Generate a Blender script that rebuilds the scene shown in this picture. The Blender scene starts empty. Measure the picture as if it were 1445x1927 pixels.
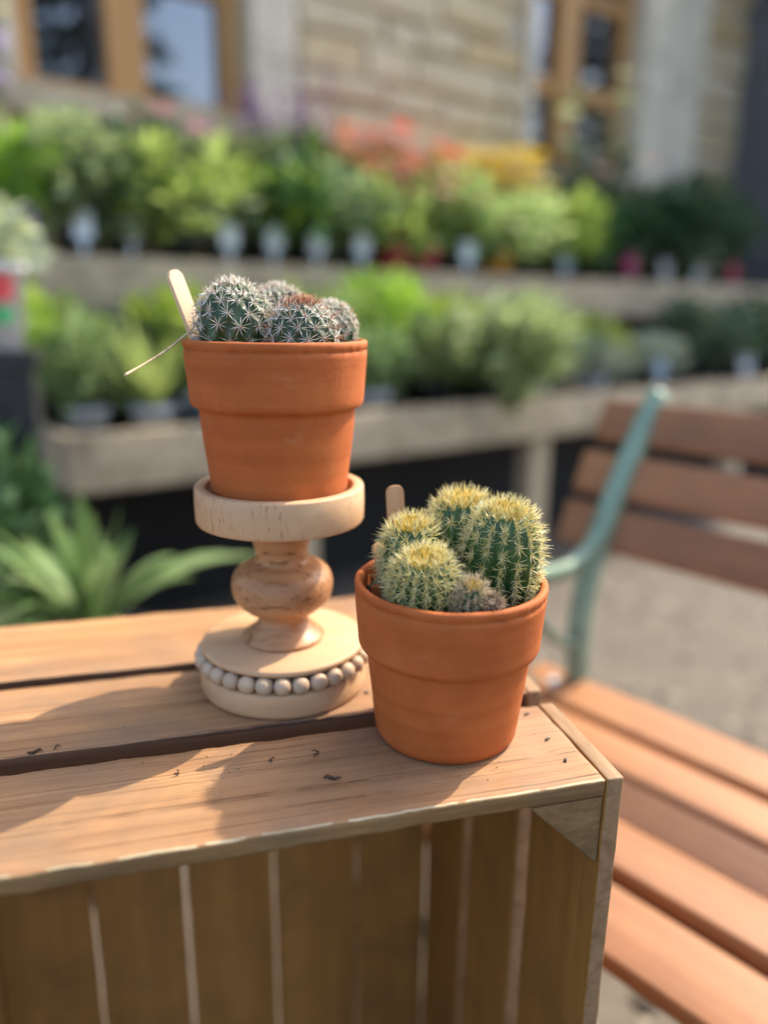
import bpy, bmesh, math, random
from mathutils import Vector, Matrix, noise
R = math.radians
random.seed(7)
SC = bpy.context.scene
COL = SC.collection

# ------------------------------------------------------------------ camera
cam_d = bpy.data.cameras.new('camera'); cam = bpy.data.objects.new('camera', cam_d); COL.objects.link(cam)
ZC, PITCH, ROLL = .93, .2642, .0122
fw = Vector((0, math.cos(PITCH), -math.sin(PITCH))); up0 = Vector((0, math.sin(PITCH), math.cos(PITCH))); rt0 = Vector((1, 0, 0))
rt = rt0*math.cos(ROLL)+up0*math.sin(ROLL); up = up0*math.cos(ROLL)-rt0*math.sin(ROLL)
cam.matrix_world = Matrix(((rt.x, up.x, -fw.x, 0), (rt.y, up.y, -fw.y, 0), (rt.z, up.z, -fw.z, ZC), (0, 0, 0, 1)))
cam_d.sensor_fit = 'VERTICAL'; cam_d.sensor_height = 36; cam_d.lens = 26.46
cam_d.clip_start = .02; cam_d.clip_end = 600
cam_d.dof.use_dof = True; cam_d.dof.focus_distance = .413; cam_d.dof.aperture_fstop = 1.8
SC.camera = cam
# ------------------------------------------------------------------ light
SUN_AZ, SUN_EL = R(38), R(47)          # azimuth measured from +X towards +Y
w = bpy.data.worlds.new('World'); SC.world = w; w.use_nodes = True
nt = w.node_tree; bg = nt.nodes['Background']
sky = nt.nodes.new('ShaderNodeTexSky'); sky.sky_type = 'NISHITA'; sky.sun_disc = False
sky.sun_elevation = SUN_EL; sky.sun_rotation = R(90)-SUN_AZ
sky.air_density = 1.0; sky.dust_density = 3.0; sky.ozone_density = .8
nt.links.new(sky.outputs[0], bg.inputs[0]); bg.inputs[1].default_value = .15
sd = bpy.data.lights.new('sun', 'SUN'); sd.energy = 2.3; sd.angle = R(.5); sd.color = (1, .90, .72)
so = bpy.data.objects.new('sun', sd); COL.objects.link(so)
sdir = Vector((math.cos(SUN_AZ)*math.cos(SUN_EL), math.sin(SUN_AZ)*math.cos(SUN_EL), math.sin(SUN_EL)))
so.rotation_euler = sdir.to_track_quat('Z', 'Y').to_euler(); so.location = sdir*20
SC.view_settings.view_transform = 'Standard'; SC.view_settings.look = 'None'
SC.view_settings.exposure = 1.66; SC.view_settings.gamma = 1
SC.cycles.max_bounces = 8; SC.cycles.transparent_max_bounces = 8
SC.cycles.caustics_reflective = False; SC.cycles.caustics_refractive = False

# ------------------------------------------------------------------ materials
def new_mat(name):
    m = bpy.data.materials.new(name); m.use_nodes = True
    n = m.node_tree; b = n.nodes['Principled BSDF']
    return m, n, b
def nd(n, t, **k):
    x = n.nodes.new('ShaderNode'+t)
    for a, v in k.items(): setattr(x, a, v)
    return x
def ramp(n, fac, stops):
    r = nd(n, 'ValToRGB'); e = r.color_ramp.elements
    while len(e) < len(stops): e.new(.5)
    for i, (p, c) in enumerate(stops):
        e[i].position = p; e[i].color = (*c, 1)
    n.links.new(fac, r.inputs[0]); return r.outputs[0]
def coords(n, scale=(1, 1, 1), rand=3., kind='Object'):
    tc = nd(n, 'TexCoord'); mp = nd(n, 'Mapping'); mp.inputs['Scale'].default_value = scale
    oi = nd(n, 'ObjectInfo'); ml = nd(n, 'VectorMath', operation='SCALE'); ml.inputs[0].default_value = (rand*3.1, rand*5.7, rand*2.3)
    n.links.new(oi.outputs['Random'], ml.inputs['Scale'])
    ad = nd(n, 'VectorMath', operation='ADD')
    n.links.new(tc.outputs[kind], ad.inputs[0]); n.links.new(ml.outputs[0], ad.inputs[1])
    n.links.new(ad.outputs[0], mp.inputs[0]); return mp.outputs[0], oi
def tex_noise(n, vec, scale, detail=6, rough=.6, dist=0):
    t = nd(n, 'TexNoise'); t.inputs['Scale'].default_value = scale; t.inputs['Detail'].default_value = detail
    t.inputs['Roughness'].default_value = rough; t.inputs['Distortion'].default_value = dist
    n.links.new(vec, t.inputs['Vector']); return t.outputs['Fac']
def mix(n, fac, a, b, mode='MIX'):
    m = nd(n, 'MixRGB', blend_type=mode)
    for s, v in ((0, fac), (1, a), (2, b)):
        if isinstance(v, (int, float)): m.inputs[s].default_value = v
        elif isinstance(v, tuple): m.inputs[s].default_value = (*v, 1)
        else: n.links.new(v, m.inputs[s])
    return m.outputs[0]
def bump(n, b, h, strength=.3, dist=.001):
    x = nd(n, 'Bump'); x.inputs['Strength'].default_value = strength; x.inputs['Distance'].default_value = dist
    n.links.new(h, x.inputs['Height']); n.links.new(x.outputs[0], b.inputs['Normal'])
def hsv(n, col, fac_v, fac_h=None, fac_s=None):
    h = nd(n, 'HueSaturation'); n.links.new(col, h.inputs['Color'])
    if fac_v is not None: n.links.new(fac_v, h.inputs['Value'])
    if fac_h is not None: n.links.new(fac_h, h.inputs['Hue'])
    if fac_s is not None: n.links.new(fac_s, h.inputs['Saturation'])
    return h.outputs[0]
def remap(n, v, lo, hi):
    m = nd(n, 'MapRange'); m.inputs['To Min'].default_value = lo; m.inputs['To Max'].default_value = hi
    n.links.new(v, m.inputs[0]); return m.outputs[0]

def wood(name, dark, mid, light, axis='x', along=6., across=130., rough=.62, ring=True, stain=None, vlo=.88, vhi=1.1, bmp=.35, bd=.0006):
    m, n, b = new_mat(name)
    sc = {'x': (along, across, across), 'y': (across, along, across), 'z': (across, across, along)}[axis]
    v, oi = coords(n, sc)
    fine = tex_noise(n, v, 1., 8, .65, .3)
    sc2 = tuple(s*.22 if s == across else s*.35 for s in sc)
    v2, _ = coords(n, sc2)
    broad = tex_noise(n, v2, 1., 4, .55, 1.2)
    col = ramp(n, fine, [(.25, dark), (.5, mid), (.75, light)])
    col2 = ramp(n, broad, [(.3, dark), (.55, mid), (.8, light)])
    c = mix(n, .5, col, col2)
    if ring:
        st = {'x': (4., 430., 430.), 'y': (430., 4., 430.), 'z': (430., 430., 4.)}[axis]
        v3, _ = coords(n, st); lines = tex_noise(n, v3, 1., 3, .5, .6)
        bm2 = {'x': (1.6, 34., 34.), 'y': (34., 1.6, 34.), 'z': (34., 34., 1.6)}[axis]
        v5, _ = coords(n, bm2); zone = tex_noise(n, v5, 1., 3, .5, .8)
        lr = ramp(n, lines, [(.33, (.34, .25, .18)), (.46, (1, 1, 1)), (1, (1, 1, 1))])
        c = mix(n, ramp(n, zone, [(.30, (.25, .25, .25)), (.58, (.95, .95, .95))]), c, mix(n, 1., c, lr, 'MULTIPLY'))
        vk, _ = coords(n, {'x': (7., 26., 26.), 'y': (26., 7., 26.), 'z': (26., 26., 7.)}[axis])
        tone = tex_noise(n, vk, 1., 4, .6, .5)
        c = mix(n, .55, c, ramp(n, tone, [(.32, (.60, .50, .40)), (.5, (1, .96, .90)), (.70, (1.15, 1.06, .78))]), 'MULTIPLY')
    if stain:
        v4, _ = coords(n, (1, 1, 1))
        s = tex_noise(n, v4, 14., 6, .65, .5)
        sf = ramp(n, s, [(.44, (0, 0, 0)), (.66, (1, 1, 1))])
        c = mix(n, sf, c, mix(n, .6, c, stain), 'MIX')
    c = hsv(n, c, remap(n, oi.outputs['Random'], vlo, vhi))
    n.links.new(c, b.inputs['Base Color']); b.inputs['Roughness'].default_value = rough
    b.inputs['Specular IOR Level'].default_value = .35
    bump(n, b, fine, bmp, bd)
    return m
M = {}
M['plank'] = wood('crate_plank', (.21, .104, .046), (.36, .195, .092), (.46, .275, .142), 'x', 5., 170., stain=(.19, .125, .08))
M['plank_edge'] = wood('crate_plank_edge', (.11, .054, .018), (.22, .120, .042), (.34, .225, .10), 'x', 14., 260., rough=.7, ring=False, stain=(.10, .075, .04), bmp=.6)
M['board'] = wood('crate_board', (.20, .088, .018), (.30, .137, .030), (.37, .18, .048), 'z', 4., 110., ring=False, stain=(.17, .08, .025))
M['board_end'] = wood('crate_board_end', (.12, .065, .03), (.25, .15, .075), (.36, .24, .13), 'y', 30., 200., ring=False, bmp=.6)
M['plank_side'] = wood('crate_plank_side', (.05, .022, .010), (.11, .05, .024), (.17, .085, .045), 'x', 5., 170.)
M['arris'] = wood('worn_arris', (.30, .22, .12), (.50, .41, .25), (.62, .54, .38), 'x', 40., 300., ring=False, stain=(.2, .14, .07))
M['block'] = wood('crate_block', (.07, .038, .012), (.17, .10, .04), (.30, .20, .095), 'x', 60., 300., ring=False, stain=(.08, .055, .03), bmp=.6)
M['pine'] = wood('turned_pine', (.40, .225, .115), (.52, .315, .17), (.62, .42, .255), 'x', 9., 75., rough=.5, ring=False, vlo=.97, vhi=1.03, bmp=.12)
M['maple'] = wood('turned_stem', (.26, .11, .045), (.46, .235, .11), (.60, .36, .20), 'x', 8., 60., rough=.42, ring=True, vlo=.98, vhi=1.02, bmp=.1)
M['marker'] = wood('marker_wood', (.56, .38, .23), (.68, .50, .33), (.76, .60, .43), 'z', 10., 150., ring=False, vlo=.95, vhi=1.05, bmp=.1)
M['marker_shade'] = wood('marker_shade_wood', (.38, .20, .10), (.50, .28, .145), (.58, .36, .20), 'z', 10., 150., ring=False, vlo=.95, vhi=1.05, bmp=.1)  # same wood as the sunlit marker, with its shade put into the colour
M['weathered'] = wood('weathered_timber', (.30, .235, .15), (.48, .385, .255), (.60, .50, .355), 'x', 2., 30., rough=.8, ring=False, stain=(.16, .11, .07), bmp=.4, bd=.002)
M['weathered_z'] = wood('weathered_post', (.30, .235, .15), (.48, .385, .255), (.60, .50, .355), 'z', 2., 30., rough=.8, ring=False, bmp=.4, bd=.002)
M['oak'] = wood('oak_frame', (.32, .16, .05), (.48, .26, .09), (.58, .34, .14), 'z', 2., 40., rough=.5, ring=False, bmp=.2, vlo=.95, vhi=1.05)
M['bench'] = wood('bench_slat', (.20, .074, .030), (.34, .148, .060), (.42, .21, .096), 'x', 2., 60., rough=.5, ring=False, stain=(.22, .10, .05), vlo=.88, vhi=1.1, bmp=.3)

def fleck_tray():
    m = wood('tray_pine', (.40, .225, .115), (.52, .315, .17), (.62, .42, .255), 'x', 12., 60., rough=.55, ring=False, vlo=1, vhi=1, bmp=.15)
    n = m.node_tree; b = n.nodes['Principled BSDF']; src = b.inputs['Base Color'].links[0].from_socket
    v, _ = coords(n, (640, 640, 130)); f = tex_noise(n, v, 1., 2, .5)
    v2, _ = coords(n, (40, 40, 40)); g = tex_noise(n, v2, 1., 2, .5)
    ff = ramp(n, f, [(.60, (0, 0, 0)), (.66, (1, 1, 1))]); gg = ramp(n, g, [(.42, (0, 0, 0)), (.60, (1, 1, 1))])
    mk = mix(n, 1., ff, gg, 'MULTIPLY')
    n.links.new(mix(n, mk, src, (.36, .195, .095)), b.inputs['Base Color'])
    return m
M['tray'] = fleck_tray()

def terracotta():
    m, n, b = new_mat('terracotta')
    v, _ = coords(n, (1, 1, 1)); a = tex_noise(n, v, 28., 8, .62, .4)
    vb, _ = coords(n, (6, 6, 130)); band = tex_noise(n, vb, 1., 4, .6)
    vf, _ = coords(n, (1, 1, 1)); fine = tex_noise(n, vf, 600., 4, .6)
    c = ramp(n, a, [(.3, (.33, .076, .014)), (.55, (.42, .108, .023)), (.8, (.49, .155, .045))])
    c = mix(n, .35, c, ramp(n, band, [(.3, (.31, .064, .011)), (.7, (.49, .14, .035))]))
    # pale lime bloom in soft patches and a few dark pits
    vs, _ = coords(n, (30, 30, 45)); s = tex_noise(n, vs, 1., 7, .7)
    c = mix(n, ramp(n, s, [(.60, (0, 0, 0)), (.85, (.5, .5, .5))]), c, (.54, .27, .14))
    vp, _ = coords(n, (260, 260, 260)); p = tex_noise(n, vp, 1., 1, .4)
    vq, _ = coords(n, (28, 28, 28)); q = tex_noise(n, vq, 1., 1, .4)
    pit = mix(n, 1., ramp(n, p, [(.745, (0, 0, 0)), (.78, (1, 1, 1))]), ramp(n, q, [(.60, (0, 0, 0)), (.68, (1, 1, 1))]), 'MULTIPLY')
    c = mix(n, pit, c, (.12, .035, .015))
    n.links.new(c, b.inputs['Base Color']); b.inputs['Roughness'].default_value = .72
    b.inputs['Specular IOR Level'].default_value = .3
    h = mix(n, .5, fine, band); h = mix(n, pit, h, (0, 0, 0))
    bump(n, b, h, .35, .0010); return m
M['terracotta'] = terracotta()

def plain(name, col, rough=.6, var=.08, scale=40., metal=0., spec=.4, bmp=0., bd=.001, objvar=0.):
    m, n, b = new_mat(name)
    v, oi = coords(n, (1, 1, 1)); a = tex_noise(n, v, scale, 5, .6)
    lo = tuple(max(0, c*(1-var*2)) for c in col); hi = tuple(min(1, c*(1+var*2)) for c in col)
    c = ramp(n, a, [(.3, lo), (.7, hi)])
    if objvar: c = hsv(n, c, remap(n, oi.outputs['Random'], 1-objvar, 1+objvar))
    n.links.new(c, b.inputs['Base Color']); b.inputs['Roughness'].default_value = rough; b.inputs['Metallic'].default_value = metal
    b.inputs['Specular IOR Level'].default_value = spec
    if bmp: bump(n, b, a, bmp, bd)
    return m
M['bead'] = wood('bead_wood', (.40, .27, .17), (.50, .36, .24), (.58, .44, .31), 'x', 40., 160., rough=.5, ring=False, vlo=.86, vhi=1.1, bmp=.1)
M['cord'] = plain('bead_cord', (.30, .42, .75), .5)
M['soil'] = plain('potting_soil', (.035, .022, .014), .95, .5, 300., bmp=.8, bd=.002)
M['nail'] = plain('rusty_nail', (.10, .085, .07), .5, .3, 900., metal=.6)
M['debris'] = plain('dry_debris', (.06, .035, .02), .9, .3, 600.)
M['stalk'] = plain('dry_stalk', (.52, .40, .24), .8, .2, 200.)
M['iron'] = plain('green_iron', (.19, .29, .205), .42, .12, 30., spec=.5, bmp=.1)
M['bolt'] = plain('pale_bolt', (.72, .72, .70), .35, .05, 60., metal=.3)
M['blackplastic'] = plain('black_plastic', (.018, .018, .02), .45, .2, 30.)
M['greyplastic'] = plain('grey_plastic', (.50, .54, .60), .4, .06, 30.)
M['whitecard'] = plain('white_card', (.74, .76, .80), .5, .03, 30.)
M['redcard'] = plain('red_card', (.52, .06, .07), .5, .1, 30.)
M['pinkcard'] = plain('pink_card', (.45, .03, .13), .5, .1, 30.)
M['orangecard'] = plain('orange_card', (.75, .30, .03), .5, .1, 30.)
M['greencard'] = plain('green_card', (.05, .30, .12), .5, .1, 30.)
M['bluecard'] = plain('pale_blue_card', (.55, .66, .82), .5, .05, 30.)
M['purplecard'] = plain('mauve_card', (.36, .27, .44), .5, .2, 60.)
M['shadesheet'] = plain('shade_black', (.012, .012, .012), .8, .2, 20.)  # near black, stands for the deep shade under the benches
M['mortar'] = plain('mortar', (.50, .44, .325), .95, .15, 25., bmp=.5, bd=.004)
M['dressed'] = plain('dressed_stone', (.60, .54, .415), .9, .1, 7., bmp=.3, bd=.003, objvar=.05)
M['sill'] = plain('sill_stone', (.44, .36, .255), .9, .1, 9., bmp=.3, bd=.003)
M['darkstone'] = plain('dark_slate_render', (.105, .105, .11), .9, .15, 5., bmp=.3, bd=.004)
M['bark'] = plain('bark', (.07, .045, .03), .95, .3, 20.)
M['interior'] = plain('room_interior', (.03, .028, .026), .9, .2, 4.)

def stone_mat():
    m, n, b = new_mat('wall_stone')
    v, oi = coords(n, (1, 1, 1.6), 9.); a = tex_noise(n, v, 9., 7, .65, .6)
    c = ramp(n, a, [(.28, (.45, .385, .27)), (.5, (.54, .475, .35)), (.75, (.60, .545, .42))])
    tint = ramp(n, oi.outputs['Random'], [(0, (.86, .87, .88)), (.45, (1, 1, 1)), (.75, (1.0, .95, .83)), (1, (1, .90, .70))])
    c = mix(n, 1., c, tint, 'MULTIPLY'); c = mix(n, 1., c, (1., .955, .86), 'MULTIPLY'); c = hsv(n, c, remap(n, oi.outputs['Random'], 1.12, .9))
    n.links.new(c, b.inputs['Base Color']); b.inputs['Roughness'].default_value = .92
    bump(n, b, a, .6, .006); return m
M['stone'] = stone_mat()

def glass_mat():
    m, n, b = new_mat('window_glass')
    b.inputs['Base Color'].default_value = (.012, .014, .016, 1); b.inputs['Roughness'].default_value = .015
    b.inputs['IOR'].default_value = 2.8; b.inputs['Specular IOR Level'].default_value = .5
    v, _ = coords(n, (1, 1, 1)); bump(n, b, tex_noise(n, v, 3., 1, .4), .03, .002); return m
M['glass'] = glass_mat()

def leaf_mat(name, c1, c2, c3, trans=.35, rough=.5, ovar=None):
    ovar = name.startswith('leaf_') if ovar is None else ovar
    m, n, b = new_mat(name)
    g = nd(n, 'NewGeometry'); c = ramp(n, g.outputs['Random Per Island'], [(.0, c1), (.5, c2), (1., c3)])
    if ovar:
        oi = nd(n, 'ObjectInfo'); wn = nd(n, 'TexWhiteNoise', noise_dimensions='1D'); n.links.new(oi.outputs['Random'], wn.inputs['W'])
        sp = nd(n, 'SeparateColor'); n.links.new(wn.outputs['Color'], sp.inputs[0])
        c = hsv(n, c, remap(n, sp.outputs[0], .75, 1.3), remap(n, sp.outputs[1], .478, .515), remap(n, sp.outputs[2], .62, 1.0))
    n.links.new(c, b.inputs['Base Color']); b.inputs['Roughness'].default_value = rough; b.inputs['Specular IOR Level'].default_value = .3
    t = nd(n, 'BsdfTranslucent'); n.links.new(hsv(n, c, None), t.inputs['Color'])
    mx = nd(n, 'MixShader'); mx.inputs[0].default_value = trans
    n.links.new(b.outputs[0], mx.inputs[1]); n.links.new(t.outputs[0], mx.inputs[2])
    n.links.new(mx.outputs[0], n.nodes['Material Output'].inputs['Surface']); return m
M['leaf_mid'] = leaf_mat('leaf_mid', (0.085, 0.174, 0.034), (0.187, 0.319, 0.051), (0.323, 0.478, 0.102))
M['leaf_dark'] = leaf_mat('leaf_dark', (0.027, 0.065, 0.022), (0.054, 0.130, 0.039), (0.101, 0.208, 0.063), .25)
M['leaf_lime'] = leaf_mat('leaf_lime', (0.184, 0.308, 0.028), (0.345, 0.484, 0.056), (0.483, 0.605, 0.112), .45)
M['leaf_fresh'] = leaf_mat('leaf_fresh', (0.135, 0.247, 0.024), (0.255, 0.416, 0.032), (0.390, 0.572, 0.064), .45)
M['leaf_grey'] = leaf_mat('leaf_grey', (0.168, 0.230, 0.138), (0.288, 0.356, 0.230), (0.432, 0.494, 0.345), .3)
M['leaf_strap'] = leaf_mat('leaf_strap', (.07, .14, .03), (.14, .24, .05), (.26, .36, .12), .35)
M['conifer'] = leaf_mat('conifer_needles', (.008, .02, .008), (.015, .035, .013), (.025, .05, .02), .1)
for k, c in dict(pink=(.62, .22, .34), purple=(.20, .09, .26), red=(.62, .15, .12), coral=(.66, .30, .20), yellow=(.72, .55, .10), peach=(.72, .50, .38), white=(.74, .74, .66), cream=(.55, .60, .36), lilac=(.48, .40, .66)).items():
    M['fl_'+k] = leaf_mat('petal_'+k, tuple(x*.75 for x in c), c, tuple(min(1, x*1.2) for x in c), .3)

def ground_mat():
    m, n, b = new_mat('gravelly_paving')
    v, _ = coords(n, (1, 1, 1), 0.); a = tex_noise(n, v, 6., 8, .68, .6); f = tex_noise(n, v, 90., 6, .7)
    vo = nd(n, 'TexVoronoi'); vo.inputs['Scale'].default_value = 55.; n.links.new(v, vo.inputs['Vector'])
    c = ramp(n, a, [(.3, (.06, .046, .032)), (.5, (.12, .096, .068)), (.72, (.17, .14, .105))])
    c = mix(n, .5, c, ramp(n, f, [(.3, (.05, .04, .03)), (.7, (.20, .17, .132))]))
    h = nd(n, 'HueSaturation'); h.inputs['Saturation'].default_value = .9; n.links.new(c, h.inputs['Color'])
    n.links.new(h.outputs[0], b.inputs['Base Color']); b.inputs['Roughness'].default_value = .95
    bump(n, b, mix(n, .5, f, vo.outputs['Distance']), .6, .006); return m
M['ground'] = ground_mat()
M['pebble'] = plain('pebble', (.36, .33, .29), .85, .12, 60., objvar=.3)

def cactus_mat(name, deep, mid, light):
    m, n, b = new_mat(name)
    v, _ = coords(n, (1, 1, 1)); a = tex_noise(n, v, 130., 5, .6)
    c = ramp(n, a, [(.3, deep), (.55, mid), (.8, light)])
    n.links.new(c, b.inputs['Base Color']); b.inputs['Roughness'].default_value = .42
    b.inputs['Subsurface Weight'].default_value = .08; b.inputs['Subsurface Radius'].default_value = (.002, .004, .001); b.inputs['Subsurface Scale'].default_value = .5
    bump(n, b, a, .15, .0006); return m
M['cactus_b'] = cactus_mat('barrel_skin', (.018, .055, .014), (.035, .095, .022), (.075, .15, .05))
M['cactus_a'] = cactus_mat('globe_skin', (.014, .036, .010), (.028, .066, .018), (.065, .115, .04))
M['cactus_dry'] = cactus_mat('dry_skin', (.06, .04, .03), (.12, .08, .055), (.2, .14, .1))
def spine_mat(name, a, b_, c):
    return leaf_mat(name, a, b_, c, .25, .45)
M['sp_cream'] = spine_mat('spine_cream', (.72, .61, .21), (.84, .74, .34), (.90, .85, .56))
M['sp_gold'] = spine_mat('spine_gold', (.74, .50, .05), (.86, .64, .12), (.90, .74, .25))
M['sp_white'] = spine_mat('spine_white', (.66, .60, .50), (.80, .76, .67), (.88, .86, .80))
M['sp_brown'] = spine_mat('spine_brown', (.34, .13, .06), (.48, .22, .12), (.62, .36, .22))
M['sp_pale'] = spine_mat('spine_pale', (.55, .45, .33), (.66, .57, .44), (.76, .69, .57))
M['sp_warm'] = spine_mat('spine_warm', (.55, .42, .24), (.68, .55, .34), (.78, .68, .48))
M['sp_brown2'] = spine_mat('spine_dull', (.26, .17, .11), (.38, .27, .18), (.50, .38, .27))
M['areole'] = plain('areole_wool', (.50, .36, .22), .9, .2, 500.)

# ------------------------------------------------------------------ mesh helpers
class MB:
    def __init__(s): s.v = []; s.f = []; s.m = []; s.smooth = []
    def add(s, vs, fs, mi=0, smooth=False):
        o = len(s.v); s.v += [tuple(p) for p in vs]
        for f in fs: s.f.append(tuple(i+o for i in f)); s.m.append(mi); s.smooth.append(smooth)
    def box(s, c, d, mi=0, rot=None):
        vs = [Vector((x*d[0]/2, y*d[1]/2, z*d[2]/2)) for x in (-1, 1) for y in (-1, 1) for z in (-1, 1)]
        if rot: vs = [rot @ v for v in vs]
        vs = [v+Vector(c) for v in vs]
        s.add(vs, [(0, 1, 3, 2), (4, 6, 7, 5), (0, 4, 5, 1), (2, 3, 7, 6), (0, 2, 6, 4), (1, 5, 7, 3)], mi)
    def lathe(s, prof, seg=48, mi=0, jit=None, cap=True):
        vs = []; fs = []
        for i, (r, z) in enumerate(prof):
            for k in range(seg):
                a = 2*math.pi*k/seg; rr, zz = (r, z) if jit is None else jit(r, z, a, i)
                vs.append((rr*math.cos(a), rr*math.sin(a), zz))
        n = len(prof)
        for i in range(n-1):
            for k in range(seg):
                k2 = (k+1) % seg; fs.append((i*seg+k, i*seg+k2, (i+1)*seg+k2, (i+1)*seg+k))
        if cap:
            fs.append(tuple(range(seg-1, -1, -1))); fs.append(tuple((n-1)*seg+k for k in range(seg)))
        s.add(vs, fs, mi, True)
    def tube(s, pts, rad, seg=8, mi=0, flat=1.):
        pts = [Vector(p) for p in pts]; n = len(pts); vs = []; fs = []
        rads = rad if isinstance(rad, (list, tuple)) else [rad]*n
        nrm = None
        for i, p in enumerate(pts):
            t = (pts[min(i+1, n-1)]-pts[max(i-1, 0)]).normalized()
            if nrm is None: nrm = t.orthogonal().normalized()
            nrm = (nrm - t*nrm.dot(t)).normalized(); bi = t.cross(nrm)
            for k in range(seg):
                a = 2*math.pi*k/seg; vs.append(p+(nrm*math.cos(a)+bi*math.sin(a)*flat)*rads[i])
        for i in range(n-1):
            for k in range(seg):
                k2 = (k+1) % seg; fs.append((i*seg+k, i*seg+k2, (i+1)*seg+k2, (i+1)*seg+k))
        fs.append(tuple(range(seg-1, -1, -1))); fs.append(tuple((n-1)*seg+k for k in range(seg)))
        s.add(vs, fs, mi, True)
    def mesh(s, name, mats):
        me = bpy.data.meshes.new(name); me.from_pydata(s.v, [], s.f)
        for m in (mats if isinstance(mats, (list, tuple)) else [mats]): me.materials.append(m)
        me.polygons.foreach_set('material_index', s.m); me.polygons.foreach_set('use_smooth', s.smooth); me.update()
        return me
    def build(s, name, mats, parent=None, loc=None):
        return link(name, s.mesh(name, mats), parent, loc)
def link(name, data, parent=None, loc=None, rot=None):
    o = bpy.data.objects.new(name, data); COL.objects.link(o); o.parent = parent
    if loc is not None: o.location = loc
    if rot is not None: o.rotation_euler = rot
    return o
def tag(o, label, cat, group=None):
    o['label'] = label; o['category'] = cat
    if group: o['group'] = group
    return o
def thing(name, label, cat, loc=(0, 0, 0), rz=0, group=None):
    o = link(name, None, None, loc, (0, 0, rz)); o.empty_display_size = .05
    return tag(o, label, cat, group)
def struct(o): o['kind'] = 'structure'; return o

def plank_mesh(name, x0, x1, y0, y1, z0, z1, mats, cuts=(40, 4, 2), bev=.0012, rough=.0004, seed=0, edge_rule=None):
    """a board with worn arrises: subdivided box, bevelled, edges nicked by noise"""
    bm = bmesh.new(); nx, ny, nz = cuts
    xs = [x0+(x1-x0)*i/nx for i in range(nx+1)]; ys = [y0+(y1-y0)*i/ny for i in range(ny+1)]; zs = [z0+(z1-z0)*i/nz for i in range(nz+1)]
    bmesh.ops.create_cube(bm, size=1)
    for v in bm.verts: v.co = Vector((x0 if v.co.x < 0 else x1, y0 if v.co.y < 0 else y1, z0 if v.co.z < 0 else z1))
    for ax, vals in ((0, xs), (1, ys), (2, zs)):
        for t in vals[1:-1]:
            no = Vector((0, 0, 0)); no[ax] = 1; co = Vector((0, 0, 0)); co[ax] = t
            bmesh.ops.bisect_plane(bm, geom=bm.verts[:]+bm.edges[:]+bm.faces[:], plane_co=co, plane_no=no)
    sharp = [e for e in bm.edges if len(e.link_faces) == 2 and e.link_faces[0].normal.dot(e.link_faces[1].normal) < .5]
    bm.normal_update()
    sharp = [e for e in bm.edges if len(e.link_faces) == 2 and e.link_faces[0].normal.dot(e.link_faces[1].normal) < .5]
    bmesh.ops.bevel(bm, geom=sharp, offset=bev, segments=2, affect='EDGES', profile=.6)
    for v in bm.verts:
        q = v.co*60+Vector((seed*7.3, seed*3.1, seed)); nv = noise.noise_vector(q)+.6*noise.noise_vector(q*3.3)
        v.co += nv*rough
    bm.normal_update()
    for f in bm.faces:
        f.smooth = True
        f.material_index = edge_rule(f.normal) if edge_rule else 0
    me = bpy.data.meshes.new(name); bm.to_mesh(me); bm.free()
    for m in mats: me.materials.append(m)
    return me

# ------------------------------------------------------------------ ground
gm = MB(); S = 260; gm.add([(-S, -S, 0), (S, -S, 0), (S, S, 0), (-S, S, 0)], [(0, 1, 2, 3)])
struct(gm.build('ground', M['ground']))
pm = MB()                                   # loose grit lying about the bench: uncountable
for _ in range(3200):
    x, y = random.uniform(-.2, 2.6), random.uniform(.35, 3.0)
    r = random.choice((.003, .004, .005, .006, .009, .009, .014, .019)); a = random.random()*6
    vs = []
    for k in range(6):
        t = a+k*math.pi/3; q = r*random.uniform(.7, 1.2); vs.append((x+q*math.cos(t), y+q*math.sin(t)*.8, 0.0005))
    vs.append((x, y, r*.8)); pm.add(vs, [(k, (k+1) % 6, 6) for k in range(6)], 0, True)
g = pm.build('gravel', leaf_mat('grit', (.035, .028, .022), (.12, .098, .072), (.34, .29, .225), 0., .9)); g['kind'] = 'stuff'; g['label'] = 'loose grit scattered over the paving by the bench'; g['category'] = 'gravel'

# ------------------------------------------------------------------ display frame (yaw 36 deg)
YAW = R(36); DP = Vector((-.72, 1.667, 0)); DX = Vector((math.cos(YAW), math.sin(YAW), 0)); DN = Vector((-math.sin(YAW), math.cos(YAW), 0))
def disp(x, y, z=0): return DP+DX*x+DN*y+Vector((0, 0, z))

# ------------------------------------------------------------------ building
WY = 1.0
bld = thing('stone_building', 'pale rubble stone building with oak windows behind the plant display', 'building', disp(0, WY), YAW)
m = MB()
open1 = (.2, .98, 1.59, 2.75); open2 = (2.42, 3.2, 1.60, 2.75)
xs = [-3., open1[0], open1[1], open2[0], open2[1], 7.]
D = .35
for i in range(5):
    x0, x1 = xs[i], xs[i+1]
    if i in (1, 3):
        o = open1 if i == 1 else open2
        m.box(((x0+x1)/2, D/2+.012, o[2]/2), (x1-x0, D, o[2])); m.box(((x0+x1)/2, D/2+.012, (o[3]+4.2)/2), (x1-x0, D, 4.2-o[3]))
    else: m.box(((x0+x1)/2, D/2+.012, 2.1), (x1-x0, D, 4.2))
m.build('mortar_wall', M['mortar'], bld)
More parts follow.
